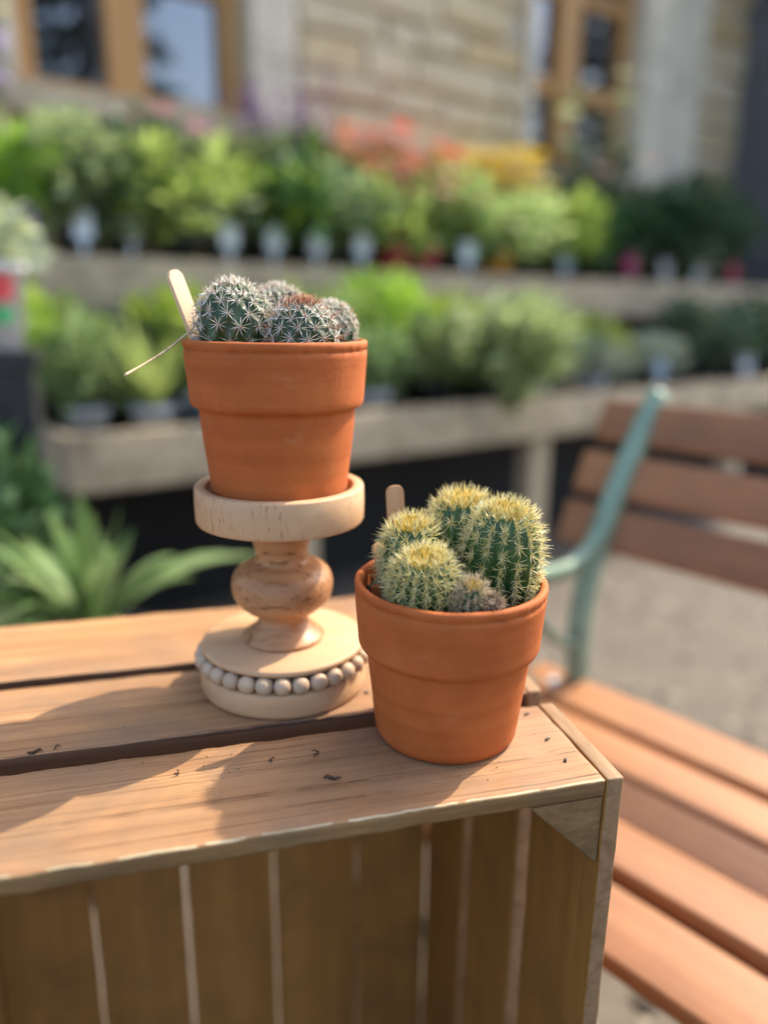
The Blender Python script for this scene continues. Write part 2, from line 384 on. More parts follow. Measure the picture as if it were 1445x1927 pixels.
# rubble stones, each an own piece
def stone_mesh(w_, h_, seed):
    rnd = random.Random(seed); a = .012; d = .03; vs = []
    for (yy, ins) in ((0.02, 0), (-.008, 0.0), (-.02, a)):
        for (sx, sz) in ((-1, -1), (1, -1), (1, 1), (-1, 1)):
            vs.append((sx*(w_/2-ins)+rnd.uniform(-.006, .006), yy+rnd.uniform(-.003, .003)*(ins > 0), sz*(h_/2-ins)+rnd.uniform(-.010, .010)))
    fs = [(8, 9, 10, 11)]
    for l in (0, 4):
        for k in range(4): fs.append((l+k, l+(k+1) % 4, l+4+(k+1) % 4, l+4+k))
    b = MB(); b.add(vs, fs); return b.mesh('stone', M['stone'])
rnd = random.Random(11); z = 1.02; ns = 0
SHAPES = {}
while z < 2.72:
    h = rnd.choice((.10, .12, .14, .165, .19)); x = -1.1+rnd.uniform(0, .2)
    while x < 4.0:
        wd = rnd.choice((.18, .24, .31, .40, .50, .62)); x1 = x+wd
        zones = []
        for (a, b_, c, d_) in ((open1[0]-.03, open1[1]+.20, 1.47, 2.8), (open2[0]-.06, open2[1]+.55, 1.47, 2.8)):
            if z+h > c and z < d_ and x1 > a and x < b_: zones.append((a, b_))
        if zones:
            a, b_ = zones[0]
            if x < a-.1:
                x1 = a
            else:
                x = b_; continue
        key = (round(x1-x, 3), h); 
        if key not in SHAPES: SHAPES[key] = stone_mesh(x1-x-.012, h-.012, len(SHAPES))
        so_ = link('stone', SHAPES[key], bld, ((x+x1)/2, rnd.uniform(-.006, .004), z+h/2+rnd.uniform(-.01, .01)), (0, rnd.uniform(-.03, .03), 0)); so_.scale = (1, 1, rnd.uniform(.86, 1.02)); ns += 1
        x = x1
    z += h
# dressed jamb blocks, sills and oak windows
def jamb(x0, x1, zlist):
    for z0, z1 in zip(zlist[:-1], zlist[1:]):
        b = MB(); b.box(((x0+x1)/2, .12-.03, (z0+z1)/2), (x1-x0-.006, .24, z1-z0-.006)); b.build('jamb_stone', M['dressed'], bld)
jamb(.99, 1.175, [1.48, 1.80, 2.12, 2.45, 2.78]); jamb(.165, .199, [1.6, 2.0, 2.4, 2.78])
jamb(2.37, 2.419, [1.48, 1.78, 2.1, 2.42, 2.78]); jamb(3.21, 3.47, [1.2, 1.6, 2.0, 2.4, 2.78]); jamb(3.475, 3.74, [1.2, 1.7, 2.1, 2.5, 2.78])
for x0, x1, zz in ((.15, 1.05, 1.59), (2.36, 3.3, 1.60)):
    b = MB(); b.box(((x0+x1)/2, .06, zz-.045), (x1-x0, .25, .085)); b.build('sill', M['sill'], bld)
def window(x0, x1, z0, z1, stile, mull, trans, yy, pane_trans):
    f = MB(); t = .07
    f.box((x0+stile/2, yy, (z0+z1)/2), (stile, t, z1-z0)); wdw = f.build('window', M['oak'], bld)
    def bar(nm, c, d):
        q = MB(); q.box(c, d); q.build(nm, M['oak'], wdw)
    bar('frame_stile', (x1-stile/2, yy, (z0+z1)/2), (stile, t, z1-z0))
    bar('mullion', (sum(mull)/2, yy-.004, (z0+z1)/2), (mull[1]-mull[0], t+.01, z1-z0))
    bar('frame_rail', ((x0+x1)/2, yy+.003, z0+.02), (x1-x0-2*stile-.002, t-.01, .04))
    for (a, b_, zz, hh) in trans: bar('glazing_bar', ((a+b_)/2, yy+.002, zz), (b_-a-.002, t-.02, hh))
    for (a, b_) in ((x0+stile, mull[0]), (mull[1], x1-stile)):
        q = MB(); q.box(((a+b_)/2, yy+.012, (z0+z1)/2), (b_-a, .008, z1-z0-.02)); q.build('pane', M['glass'], wdw)
window(.205, .975, 1.592, 2.75, .062, (.50, .625), [(.625, .91, 2.02, .07), (.267, .5, 2.30, .06)], .09, None)
window(2.425, 3.195, 1.602, 2.75, .06, (2.66, 2.80), [(2.485, 2.66, 1.98, .075), (2.80, 3.13, 1.98, .075), (2.485, 2.66, 2.40, .06), (2.80, 3.13, 2.40, .06)], .09, None)
b = MB(); b.box((1.5, .36+.9, 1.9), (7, .05, 3.4)); b.box((1.5, .8, .12), (7, .9, .1)); b.build('room_back', M['interior'], bld)
# porch that projects from the wall and shades the right end
porch = thing('porch', 'dark grey rendered porch projecting from the building at the right edge', 'porch', disp(4.15, .98), YAW)
b = MB(); b.box((.6, -.42, 1.6), (1.2, .84, 3.2)); b.build('porch_wall', M['darkstone'], porch)
b = MB(); b.box((.55, -.42, 3.26), (1.4, 1.0, .10)); b.build('porch_roof', M['darkstone'], porch)
b = MB(); b.box((-.015, -.62, 1.05), (.03, .10, 2.1)); b.build('door_post', M['darkstone'], porch)

# ------------------------------------------------------------------ display benches
def bench_tier(name, label, y0, x0, x1, depth, ztop, hf, deck, leg_xs, splits, end):
    t = thing(name, label, 'plant bench', disp(0, y0), YAW)
    for i in range(len(splits)-1):
        a, b_ = splits[i], splits[i+1]
        link('fascia_board', plank_mesh('fascia_board', a+.002, b_-.002, 0, .028, ztop-hf, ztop, [M['weathered']], (12, 1, 2), .004, .002, i+3), t)
    nb = 4; wb = (depth-.03)/nb
    for k in range(nb):
        link('deck_board', plank_mesh('deck_board', x0, x1, .03+k*wb, .03+(k+1)*wb-.008, deck-.022, deck, [M['weathered']], (10, 1, 1), .003, .001, k+9), t)
    if end:
        q = MB(); q.box((x0+.0125-.001, depth/2+.015, ztop-hf/2), (.025, depth-.032, hf-.004)); q.build('end_board', M['weathered_z'], t)
    for lx in leg_xs:
        for ly in (.07, depth+.048 if end else depth-.04):
            q = MB(); q.box((lx, ly, (deck-.024)/2), (.075, .075, deck-.024)); q.build('leg', M['weathered_z'], t)
    return t
lower = bench_tier('plant_bench', 'weathered timber lower plant bench with deep front board behind the crate', 0, 0, 3.9, .42, .645, .14, .600, (.64, 1.6, 2.9, 3.8), [0, 1.22, 2.6, 3.9], True)
q = MB(); q.box((1.95, .41, .29), (3.9, .012, .56)); q.box((.012, .2, .25), (.012, .36, .48)); q.build('shade_sheet', M['shadesheet'], lower)  # added dark sheets in place of the deep shade below the lower bench
upper = bench_tier('plant_bench', 'weathered timber upper plant bench standing against the stone wall', .47, -.5, 4.05, .42, 1.062, .155, 1.03, (-.4, .95, 2.3, 3.6), [-.5, .88, 2.02, 3.2, 4.05], False)
q = MB(); q.box((1.8, .40, .5), (4.4, .012, .98)); q.build('shade_sheet', M['shadesheet'], upper)  # another added sheet that paints the darkness below the upper bench

# ------------------------------------------------------------------ plants
def leaf(mb, p, d, n, L, W, bend=.25, mi=0):
    d = d.normalized(); s = d.cross(n)
    if s.length < 1e-4: s = d.orthogonal()
    s.normalize(); nn = s.cross(d)
    a = p; b1 = p+d*L*.5+s*W*.5+nn*L*bend*.3; b2 = p+d*L*.5-s*W*.5+nn*L*bend*.3; md = p+d*L*.5+nn*L*bend*.12; e = p+d*L-nn*L*bend*.4
    mb.add([a, b1, e, b2, md], [(0, 4, 1), (4, 2, 1), (0, 3, 4), (4, 3, 2)], mi)
def rv(r): 
    while True:
        v = Vector((r.uniform(-1, 1), r.uniform(-1, 1), r.uniform(-1, 1)))
        if .05 < v.length < 1: return v
def bush_mesh(name, mat, rx, h, n, L, W, seed, spiky=0.):
    r = random.Random(seed); mb = MB()
    blobs = [(Vector((r.uniform(-.55, .55)*rx, r.uniform(-.55, .55)*rx, h*r.uniform(.35, .8))), r.uniform(.35, .6)) for _ in range(7)]
    for i in range(14):
        c, k = blobs[i % 7]; mb.tube([(0, 0, 0), c*.55+Vector((r.uniform(-.01, .01), r.uniform(-.01, .01), 0)), c], [.003, .002, .001], 4)
    for i in range(n):
        c, k = r.choice(blobs); v = rv(r); p = c+Vector((v.x*rx*k, v.y*rx*k, v.z*h*.32))
        if p.z < 0: p.z = abs(p.z)*.5
        d = (v.normalized()+Vector((0, 0, .35+spiky))+rv(r)*.6)
        leaf(mb, p, d, rv(r), L*r.uniform(.6, 1.3), W*r.uniform(.7, 1.25))
    return mb.mesh(name, mat)
def grass_mesh(name, mat, n, L, W, spread, seed, droop=.5):
    r = random.Random(seed); mb = MB()
    for i in range(n):
        a = r.uniform(0, 2*math.pi); o = r.uniform(.1, 1)*spread; l = L*r.uniform(.65, 1.1); w0 = W*r.uniform(.7, 1.1)
        d = Vector((math.cos(a), math.sin(a), 0)); s = Vector((-math.sin(a), math.cos(a), 0)); N = 7; vs = []; fs = []
        for k in range(N+1):
            t = k/N; rad = o*t*l*1.05+.004; zz = l*(t*(1-.12*o)-droop*o*t*t*.95)
            ww = w0*(.55+.9*t-1.42*t*t*t)*.5
            c = d*rad+Vector((0, 0, zz)); vs += [c-s*ww+Vector((0, 0, ww*.5)), c, c+s*ww+Vector((0, 0, ww*.5))]
            if k: b0 = (k-1)*3; fs += [(b0, b0+1, b0+4, b0+3), (b0+1, b0+2, b0+5, b0+4)]
        mb.add(vs, fs, 0, True)
    return mb.mesh(name, mat)
def flower_mesh(name, mat, rx, z0, z1, n, size, seed, spike=False):
    r = random.Random(seed); mb = MB()
    for i in range(n):
        a = r.uniform(0, 6.28); q = rx*math.sqrt(r.random()); base = Vector((q*math.cos(a), q*math.sin(a), r.uniform(z0, z1)))
        pts = [base] if not spike else [base+Vector((r.uniform(-.006, .006), r.uniform(-.006, .006), j*size*.75)) for j in range(7)]
        mb.tube([(base.x*.5, base.y*.5, z0-.05), base], [.0012, .001], 4)
        for j, c in enumerate(pts):
            sz = size*(1-.08*j) if spike else size*r.uniform(.75, 1.2)
            ax = (Vector((r.uniform(-.5, .5), r.uniform(-.5, .5), .8)) if not spike else rv(r)).normalized()
            e1 = ax.orthogonal().normalized(); e2 = ax.cross(e1); vs = [c+ax*sz*.12]; fs = []
            for k in range(12):
                t = k*math.pi/6; rr = sz*.5*(1 if k % 2 else .62); vs.append(c+(e1*math.cos(t)+e2*math.sin(t))*rr+ax*sz*.1*(k % 2))
            fs = [(0, 1+k, 1+(k+1) % 12) for k in range(12)]
            mb.add(vs, fs)
    return mb.mesh(name, mat)
def ppot_mesh(name, mat, r, h):
    b = MB(); t = .003
    b.lathe([(r*.74, 0), (r*.95, h*.86), (r*1.0, h*.86), (r*1.02, h), (r*.95, h), (r*.93, h*.9), (r*.70, .01)], 20); return b.mesh(name, mat)
def card_mesh(name, mat, w_, h_, stem=.05):
    b = MB(); b.box((0, 0, h_/2), (w_, .0015, h_)); b.box((0, 0.001, -stem/2), (w_*.22, .0012, stem)); return b.mesh(name, mat)
POT = {'b': ppot_mesh('pot', M['blackplastic'], .058, .095), 'g': ppot_mesh('pot', M['greyplastic'], .058, .085), 'r': ppot_mesh('pot', M['redcard'], .058, .095),
       'o': ppot_mesh('pot', M['orangecard'], .055, .075)}
CARD = {k: card_mesh('label_card', M[v], .052, .075) for k, v in dict(w='whitecard', r='redcard', p='pinkcard', o='orangecard', u='bluecard', m='purplecard', g='greencard').items()}
FOL = {}
def fol(kind):
    if kind not in FOL:
        k, s = kind
        FOL[kind] = {
            'mid': lambda: bush_mesh('foliage', M['leaf_mid'], .095, .20, 360, .036, .020, 10+s),
            'fresh': lambda: bush_mesh('foliage', M['leaf_fresh'], .10, .21, 360, .040, .021, 20+s),
            'dark': lambda: bush_mesh('foliage', M['leaf_dark'], .105, .22, 420, .034, .021, 30+s),
            'lime': lambda: bush_mesh('foliage', M['leaf_lime'], .10, .17, 400, .036, .022, 40+s),
            'grey': lambda: bush_mesh('foliage', M['leaf_grey'], .10, .13, 420, .022, .013, 50+s),
            'upright': lambda: bush_mesh('foliage', M['leaf_mid'], .07, .24, 360, .046, .014, 60+s, .8),
            'grass': lambda: grass_mesh('foliage', M['leaf_fresh'], 90, .24, .010, .8, 70+s, .4),
            'trail': lambda: bush_mesh('foliage', M['leaf_fresh'], .12, .26, 460, .05, .028, 80+s),
        }[k]()
    return FOL[kind]
FLO = {}
def flo(c, sp, z0, z1, n, size, seed=0):
    key = (c, sp, z0, z1, n, size, seed % 3)
    if key not in FLO: FLO[key] = flower_mesh('flowers', M['fl_'+c], .085, z0, z1, n, size, hash(str(key[2:])) % 97 if False else len(FLO)+5, sp)
    return FLO[key]
PH = {'b': .085, 'g': .076, 'r': .085, 'o': .066}
def plant(x, y, zb, kind, label, pot='b', card=None, fl=None, scale=1., name='potted_plant', group=None, cz=.075, cx=0., cdy=-.075, seed=0):
    p = disp(x, y, zb); rz = random.uniform(0, 6.28)
    t = thing(name, label, 'plant', p, YAW, group)
    link('pot', POT[pot], t)
    hs = scale*random.uniform(1.22, 1.5); f = link('foliage', fol(kind), t, (0, 0, PH[pot]), (0, 0, rz)); f.scale = (hs, hs, scale*random.uniform(.88, 1.12))
    if fl:
        o = link('flowers', flo(*fl, seed), t, (0, 0, PH[pot]), (0, 0, rz+1)); o.scale = (hs, hs, scale); o['kind'] = 'stuff'
    if card:
        c = link('label_card', CARD[card], t, (cx, cdy, cz), (R(-8), 0, R(random.uniform(-14, 4)-30)))
    return t
GU, GL = 'plants on the upper bench', 'plants on the lower bench'
ZU, ZL = 1.031, .601
UP = [  # x along bench, y, kind, pot, card, flowers, scale, label
 (.08, .60, ('fresh', 1), 'b', 'm', None, 0.8, 'fresh green bushy plant with a mauve picture label, upper bench left'),
 (.22, .58, ('mid', 1), 'b', 'w', None, 1.0, 'leafy green plant with white label below the dark window pane'),
 (.36, .60, ('dark', 0), 'b', 'w', None, .92, 'dark green plant with large white label below the oak mullion'),
 (.29, .78, ('fresh', 0), 'b', None, None, 0.85, 'tall fresh green plant at the back below the dark window pane'),
 (.51, .58, ('fresh', 2), 'b', None, None, .95, 'bright green plant without label in front of the sky-reflecting pane'),
 (.60, .78, ('mid', 2), 'b', None, ('pink', False, .22, .27, 7, .035), 0.9, 'pink flowered green plant at the back below the sky-reflecting pane'),
 (.66, .59, ('grey', 0), 'b', 'w', None, 1.1, 'grey-green plant with white label below the window frame'),
 (.81, .58, ('fresh', 3), 'b', 'w', ('white', False, .06, .10, 6, .03), .9, 'light green plant with a few white flowers and a white label'),
 (.86, .77, ('upright', 0), 'b', None, ('purple', True, .20, .26, 7, .022), 1.0, 'upright plant with purple flower spikes beside the window jamb'),
 (.97, .58, ('dark', 1), 'b', 'w', None, .85, 'dark green plant with white label below the dressed jamb'),
 (1.05, .77, ('upright', 1), 'b', None, ('purple', True, .20, .27, 8, .022), 1.05, 'upright plant with the most purple spikes in front of the stone'),
 (1.15, .58, ('mid', 3), 'b', 'w', None, .95, 'mid green plant with white label left of the red labelled pair'),
 (1.32, .58, ('lime', 0), 'r', 'r', ('coral', False, .15, .25, 40, .036), .95, 'coral flowered lime plant in a red pot, left of the red pair'),
 (1.30, .78, ('mid', 4), 'b', None, ('coral', False, .17, .27, 36, .038), 1.0, 'coral flowered plant standing behind the red labelled pair'),
 (1.47, .59, ('fresh', 4), 'r', 'r', ('coral', False, .15, .25, 36, .036), .95, 'coral flowered green plant in a red pot, right of the red pair'),
 (1.52, .79, ('lime', 3), 'b', None, ('red', False, .17, .29, 44, .038), 1.0, 'tallest red flowered plant in front of the stone wall'),
 (1.64, .58, ('fresh', 5), 'b', 'w', ('coral', False, .12, .18, 9, .028), .9, 'green plant with a few coral flowers between red and yellow flowers'),
 (1.72, .78, ('mid', 5), 'b', None, ('red', False, .15, .25, 30, .036), 1.0, 'red flowered plant at the back beside the yellow flowers'),
 (1.83, .57, ('lime', 1), 'o', 'o', None, 1.0, 'lime green plant in an orange pot on the upper bench'),
 (1.90, .78, ('lime', 2), 'b', None, ('yellow', False, .17, .26, 40, .040), 1.05, 'yellow flowered lime plant at the back, left one'),
 (2.02, .58, ('lime', 3), 'b', None, None, 1.08, 'bushy lime green plant right of the orange pot'),
 (2.14, .78, ('lime', 1), 'b', None, ('yellow', False, .17, .26, 40, .040), 1.1, 'yellow flowered lime plant at the back by the oak window'),
 (2.22, .60, ('lime', 0), 'b', 'u', ('yellow', False, .14, .2, 8, .034), 1.0, 'lime plant with a pale blue label below the oak window'),
 (2.44, .66, ('dark', 2), 'b', None, None, 1.0, 'dark green plant just right of the pale blue label'),
 (2.66, .60, ('dark', 3), 'b', 'p', ('peach', False, .22, .32, 7, .055), 1.1, 'dark plant with peach blooms and a crimson label'),
 (2.74, .80, ('dark', 0), 'b', None, ('cream', False, .26, .42, 12, .05), 1.25, 'tall dark plant with pale green blooms below the jamb'),
 (2.96, .62, ('dark', 1), 'b', 'w', None, 1.25, 'large dark bush with white label near the porch'),
 (3.25, .64, ('dark', 2), 'b', 'w', None, 1.2, 'dark bush with white label second from the porch'),
 (3.6, .64, ('dark', 3), 'b', 'r', None, 1.1, 'dark bush with a dull red label beside the porch'),
]
for (x, y, k, pt, cd, fl, s, lb) in UP:
    plant(x, y, ZU, k, lb, pt, cd, fl, s*(1.65 if y > .7 else 1.42), 'potted_plant', GU, seed=int(x*100))
LO = [
 (.10, .17, ('mid', 1), 'g', None, None, 1.0, 'leafy plant in a grey pot at the left corner of the lower bench'),
 (.20, .33, ('dark', 1), 'b', None, None, 1.0, 'dark green plant behind the left corner of the lower bench'),
 (.25, .12, ('grass', 0), 'g', None, None, .9, 'fine grassy plant in a grey pot left of the stacked terracotta pot'),
 (.38, .27, ('fresh', 0), 'b', 'w', None, 1.2, 'bright green plant behind the stick of the raised cactus pot'),
 (.43, .10, ('mid', 2), 'g', None, None, .75, 'small plant in a grey pot beside the grassy one'),
 (.58, .14, ('dark', 0), 'g', None, None, .9, 'dark leafed plant hidden mostly by the raised terracotta pot'),
 (.76, .14, ('upright', 2), 'g', None, None, .9, 'upright green plant just right of the raised terracotta pot'),
 (.88, .30, ('fresh', 2), 'b', None, None, 1.15, 'fresh green plant behind the upright one on the lower bench'),
 (.93, .12, ('mid', 3), 'g', None, None, .85, 'mid green plant in a grey pot at the middle of the lower bench'),
 (1.07, .27, ('fresh', 1), 'b', None, None, 1.35, 'tallest bright green plant on the lower bench'),
 (1.36, .055, ('trail', 0), 'b', None, None, 1.1, 'bright leafy plant trailing over the front board'),
 (1.46, .26, ('mid', 4), 'b', None, None, 1.0, 'mid green plant right of the trailing one'),
 (1.62, .10, ('fresh', 4), 'g', None, None, .85, 'light green low plant in a grey pot right of the trailing one'),
 (1.20, .14, ('mid', 5), 'b', None, None, 1.0, 'mid green plant left of the trailing one on the lower bench'),
 (.62, .30, ('fresh', 3), 'b', None, None, 1.1, 'bright plant peeping out behind the raised cacti'),
 (.06, .30, ('fresh', 5), 'b', None, None, 1.1, 'light green plant at the back of the lower bench\'s left end'),
 (.50, .32, ('mid', 0), 'b', None, None, 1.15, 'green plant at the back beside the raised pot\'s marker'),
 (1.30, .32, ('fresh', 4), 'b', None, None, 1.25, 'bright plant standing behind the trailing one'),
 (1.68, .32, ('mid', 2), 'b', None, None, 1.1, 'green plant at the back left of the white flowered one'),
 (1.78, .22, ('grey', 1), 'b', None, ('white', False, .08, .13, 26, .022), 1.2, 'low grey plant covered in white flowers on the lower bench'),
 (1.98, .14, ('grey', 2), 'g', None, ('cream', False, .08, .13, 14, .024), 1.1, 'low grey plant with cream flowers in a grey pot'),
 (2.12, .28, ('lime', 2), 'b', None, ('yellow', False, .10, .15, 12, .026), 1.1, 'lime plant with small yellow flowers on the lower bench'),
 (2.36, .18, ('grey', 0), 'b', 'u', ('white', False, .08, .13, 18, .022), 1.1, 'white flowered low plant with a pale blue label'),
 (2.66, .22, ('dark', 3), 'b', None, None, 1.1, 'dark bush on the lower bench, second from the right end'),
 (2.98, .16, ('dark', 2), 'b', 'w', None, 1.15, 'dark bush with a white label at the right of the lower bench'),
 (3.4, .2, ('dark', 1), 'b', None, None, 1.2, 'dark bush at the far right end of the lower bench'),
]
for (x, y, k, pt, cd, fl, s, lb) in LO:
    TP = plant(x, y, ZL, k, lb, pt, cd, fl, s*1.07, 'potted_plant', GL, seed=int(x*70))
    if k[0] == 'trail':
        for ch in TP.children:
            if ch.name.startswith('foliage'): ch.location = (0, -.07, .015)

# plants at the left edge
t = thing('display_plinth', 'narrow dark plinth at the left edge under the cream flower pot', 'plinth', (-.728, 1.405, 0), R(20))
q = MB(); q.box((0, 0, .409), (.15, .15, .818)); q.build('plinth_body', M['blackplastic'], t)
q = MB(); q.box((0, 0, .8338), (.17, .17, .03)); q.build('plinth_top', M['blackplastic'], t)
t = thing('potted_plant', 'cream flowered plant with red, green and white printed pot at left edge', 'plant', (-.715, 1.40, .850), R(8))
b = MB(); b.lathe([(.050, 0), (.066, .135), (.069, .135), (.070, .15), (.064, .15), (.05, .02)], 24); b.build('pot', M['whitecard'], t)
for (zz0, zz1, mt, nm) in ((.085, .130, 'redcard', 'printed_band'), (.045, .075, 'greencard', 'printed_band')):
    b = MB(); vs = []; fs = []
    for k in range(13):
        a = R(-150+k*10)
        for zz in (zz0, zz1):
            rr = .0512+(.0165)*(zz/.135); vs.append((rr*math.cos(a), rr*math.sin(a), zz))
        if k: fs.append((2*k-2, 2*k, 2*k+1, 2*k-1))
    b.add(vs, fs, 0, True); b.build(nm, M[mt], t)
link('foliage', bush_mesh('foliage', M['leaf_grey'], .10, .12, 420, .034, .022, 301), t, (0, 0, .12))
link('flowers', flower_mesh('flowers', M['fl_cream'], .10, .03, .13, 70, .032, 302), t, (0, 0, .12))
t = thing('potted_plant', 'lilac and yellow flowered tall plant at the upper left edge', 'plant', disp(.02, .76, ZU), YAW)
link('pot', POT['b'], t); o = link('foliage', fol(('upright', 0)), t, (0, 0, .085)); o.scale = (1.4,)*3
link('flowers', flower_mesh('flowers', M['fl_lilac'], .10, .40, .54, 22, .05, 303), t, (0, 0, .085))
link('yellow_flowers', flower_mesh('flowers', M['fl_yellow'], .10, .56, .64, 8, .05, 304), t, (0, 0, .085))
for i, (px, py, s, lb) in enumerate(((-.735, 1.20, 1.15, 'dark leafy green shrub at the left edge before the plinth'),)):
    t = thing('shrub', lb, 'shrub', (px, py, 0))
    q = MB(); q.tube([(0, 0, 0), (.01, 0, .2), (0, .01, .45)], [.014, .011, .006], 6); q.build('trunk', M['bark'], t)
    o = link('crown', bush_mesh('crown', M['leaf_dark'], .15, .52, 900, .05, .032, 310+i), t, (0, 0, .16)); o.scale = (s,)*3
# strap leaved plant in front of the bench
t = thing('potted_plant', 'strap leaved plant with arching pale green leaves behind the crate', 'plant', (-.46, 1.10, 0))
b = MB(); b.lathe([(.085, 0), (.12, .37), (.125, .37), (.128, .41), (.118, .41), (.11, .36), (.08, .02)], 28); b.build('pot', M['blackplastic'], t)
b = MB(); b.lathe([(.112, .375), (.05, .385)], 20); b.build('soil', M['soil'], t)
link('leaves', grass_mesh('leaves', M['leaf_strap'], 34, .30, .034, .95, 41, .68), t, (0, 0, .42))
t = thing('potted_plant', 'low green plant at the left edge beside the strap leaved one', 'plant', (-.66, 1.02, 0))
b = MB(); b.lathe([(.07, 0), (.10, .26), (.105, .26), (.107, .30), (.098, .30), (.09, .26), (.065, .02)], 24); b.build('pot', M['greyplastic'], t)
link('foliage', bush_mesh('foliage', M['leaf_mid'], .14, .28, 420, .06, .03, 402), t, (0, 0, .28))

# conifer across the yard, seen only in the window's reflection
t = thing('conifer_tree', 'dark conifer seen only as reflection in the left oak window', 'tree', disp(2.75, -7.0))
CT1 = t
q = MB(); q.tube([(0, 0, 0), (.03, 0, 3), (0, .02, 7.4)], [.16, .11, .02], 8); q.build('trunk', M['bark'], t)
r = random.Random(5); cb = MB()
for i in range(150):
    z0 = .8+6.5*(i/150)+r.uniform(-.1, .1); a = i*2.4; L = (7.7-z0)*.27*r.uniform(.7, 1.15)+.12
    d = Vector((math.cos(a), math.sin(a), -.12))
    cb.tube([(0, 0, z0), d*L+Vector((0, 0, z0))], [.02, .004], 4)
    for k in range(46):
        tt = r.uniform(.12, 1); p = d*L*tt+Vector((0, 0, z0))
        leaf(cb, p, d*.7+rv(r)*.8+Vector((0, 0, -.2)), rv(r), .26*r.uniform(.6, 1.2), .06, .1)
cb.build('crown', M['conifer'], t)
t = thing('conifer_tree', 'unseen conifer added to darken the reflection in the right oak window', 'tree', disp(12.0, -7.0), 1.0)  # extra tree out of view, added to darken what the right panes reflect
for ch in list(CT1.children):
    c2 = ch.copy(); COL.objects.link(c2); c2.parent = t

# ------------------------------------------------------------------ garden bench
BL = Vector((.68, -.733, 0)).normalized(); BF = Vector((-BL.y*-1, 0, 0)); BF = Vector((-.733, -.68, 0)).normalized()
B0 = Vector((.257, 1.035, 0))
gb = thing('garden_bench', 'garden bench with brown painted slats and green iron ends right of the crate', 'bench', B0, math.atan2(BL.y, BL.x))
# local frame: +x along the bench, -y towards its front (F), z up
LEN = 1.35
def slat(nm, x0, x1, c, w_, th, tilt, seed):
    me = plank_mesh(nm, x0, x1, -w_/2, w_/2, -th/2, th/2, [M['bench']], (14, 2, 1), .004, .0006, seed)
    o = link(nm, me, gb, (0, c[0], c[1])); o.rotation_euler = (tilt, 0, 0); return o
for i in range(5):
    f0 = .008+i*.080; zc = .408-.014*math.sin(math.pi*min(1, (i+.3)/3.4))+(.0 if i < 4 else -.012)
    s = slat('seat_slat', -.015, LEN, (-(f0+.034), zc), .068, .022, [.10, .05, 0, -.04, .16][i], 20+i)
    if i in (0, 1, 4):
        for bx in (.03, LEN-.05):
            q = MB(); q.lathe([(.010, 0), (.0095, .002), (.006, .004), (.001, .0046)], 14); q.build('bolt', M['bolt'], s, (bx, 0, .0112))
for i, (zc, yy) in enumerate(((.772, .118), (.700, .074), (.630, .038))):
    slat('back_slat', -.025, LEN, (yy, zc), .062, .02, R(62)+.0, 30+i)
def smooth_path(pts, n=6):
    P = [Vector(p) for p in pts]; out = []
    for i in range(len(P)-1):
        p0, p1, p2, p3 = P[max(i-1, 0)], P[i], P[i+1], P[min(i+2, len(P)-1)]
        for k in range(n):
            t = k/n; out.append(.5*((2*p1)+(-p0+p2)*t+(2*p0-5*p1+4*p2-p3)*t*t+(-p0+3*p1-3*p2+p3)*t**3))
    out.append(P[-1]); return out
for ex in (.05, LEN-.06):
    def irn(nm, pts, rad, par=None, flat=.75):
        q = MB(); q.tube(smooth_path([(ex, -f, z) for f, z in pts]), rad, 12, 0, flat)
        return q.build(nm, M['iron'], par or gb)
    e = irn('iron_end', [(-.142, .815), (-.105, .770), (-.066, .715), (-.03, .655), (.0, .59), (.016, .52), (.016, .44), (-.005, .34), (-.045, .18), (-.10, .0)], .0170)
    irn('arm', [(-.010, .63), (.02, .606), (.07, .594), (.16, .604), (.27, .616), (.36, .606), (.392, .57), (.375, .535), (.345, .545)], .0155, e)
    irn('front_leg', [(.33, .605), (.335, .52), (.37, .42), (.375, .33), (.35, .2), (.40, .0)], .0155, e)
    irn('seat_rail', [(-.0, .40), (.1, .372), (.22, .368), (.33, .378), (.40, .372)], .0145, e)
    irn('scroll', [(.02, .47), (.08, .50), (.14, .55), (.20, .52), (.18, .46), (.12, .45)], .008, e)
    irn('brace', [(-.06, .14), (.1, .20), (.25, .20), (.36, .15)], .010, e)

# ------------------------------------------------------------------ crate
CZ = .6853; CTH = R(15.058); CC = Vector((.1319, .3580, 0))
crate = thing('wooden_crate', 'slatted brown wooden crate standing on its side under the terracotta pots', 'crate', CC, CTH)
CL, CH, TH = .52, CZ, .0098
rule = lambda nrm: 1 if nrm.y < -.88 else (2 if nrm.y < -.22 and nrm.z > .2 else 0)
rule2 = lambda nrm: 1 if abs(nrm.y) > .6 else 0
rows = [(0, .0825), (.0985, .1832), (.195, .292)]
for i, (a, b_) in enumerate(rows):
    nx = 130 if i == 0 else 60
    link('top_plank', plank_mesh('top_plank', -CL+TH+.0008, -TH-.0008, a, b_, CH-TH-(.0025 if i else 0), CH, [M['plank'], M['plank_edge'], M['arris']] if i == 0 else [M['plank'], M['plank_side']], (nx, 8, 2), .0016 if i == 0 else .0011, .00065 if i == 0 else .0005, i+1, rule if i == 0 else rule2), crate)
    link('bottom_plank', plank_mesh('bottom_plank', -CL+TH+.0008, -TH-.0008, a, b_, .002, TH, [M['plank'], M['plank_edge']], (6, 1, 1), .0011, .0003, i+5, rule), crate)
    for sx, nm in ((-TH, 'end_board'), (-CL, 'end_board')):
        link(nm, plank_mesh(nm, sx, sx+TH, a+(.0006 if i else -.0004), b_+.0005, .0, CH+.0004, [M['board'], M['board_end']], (2, 6, 60 if i == 0 else 20), .0011, .0004, i+11+sx, lambda q: 1 if abs(q.z) > .75 or q.y < -.75 else 0), crate)
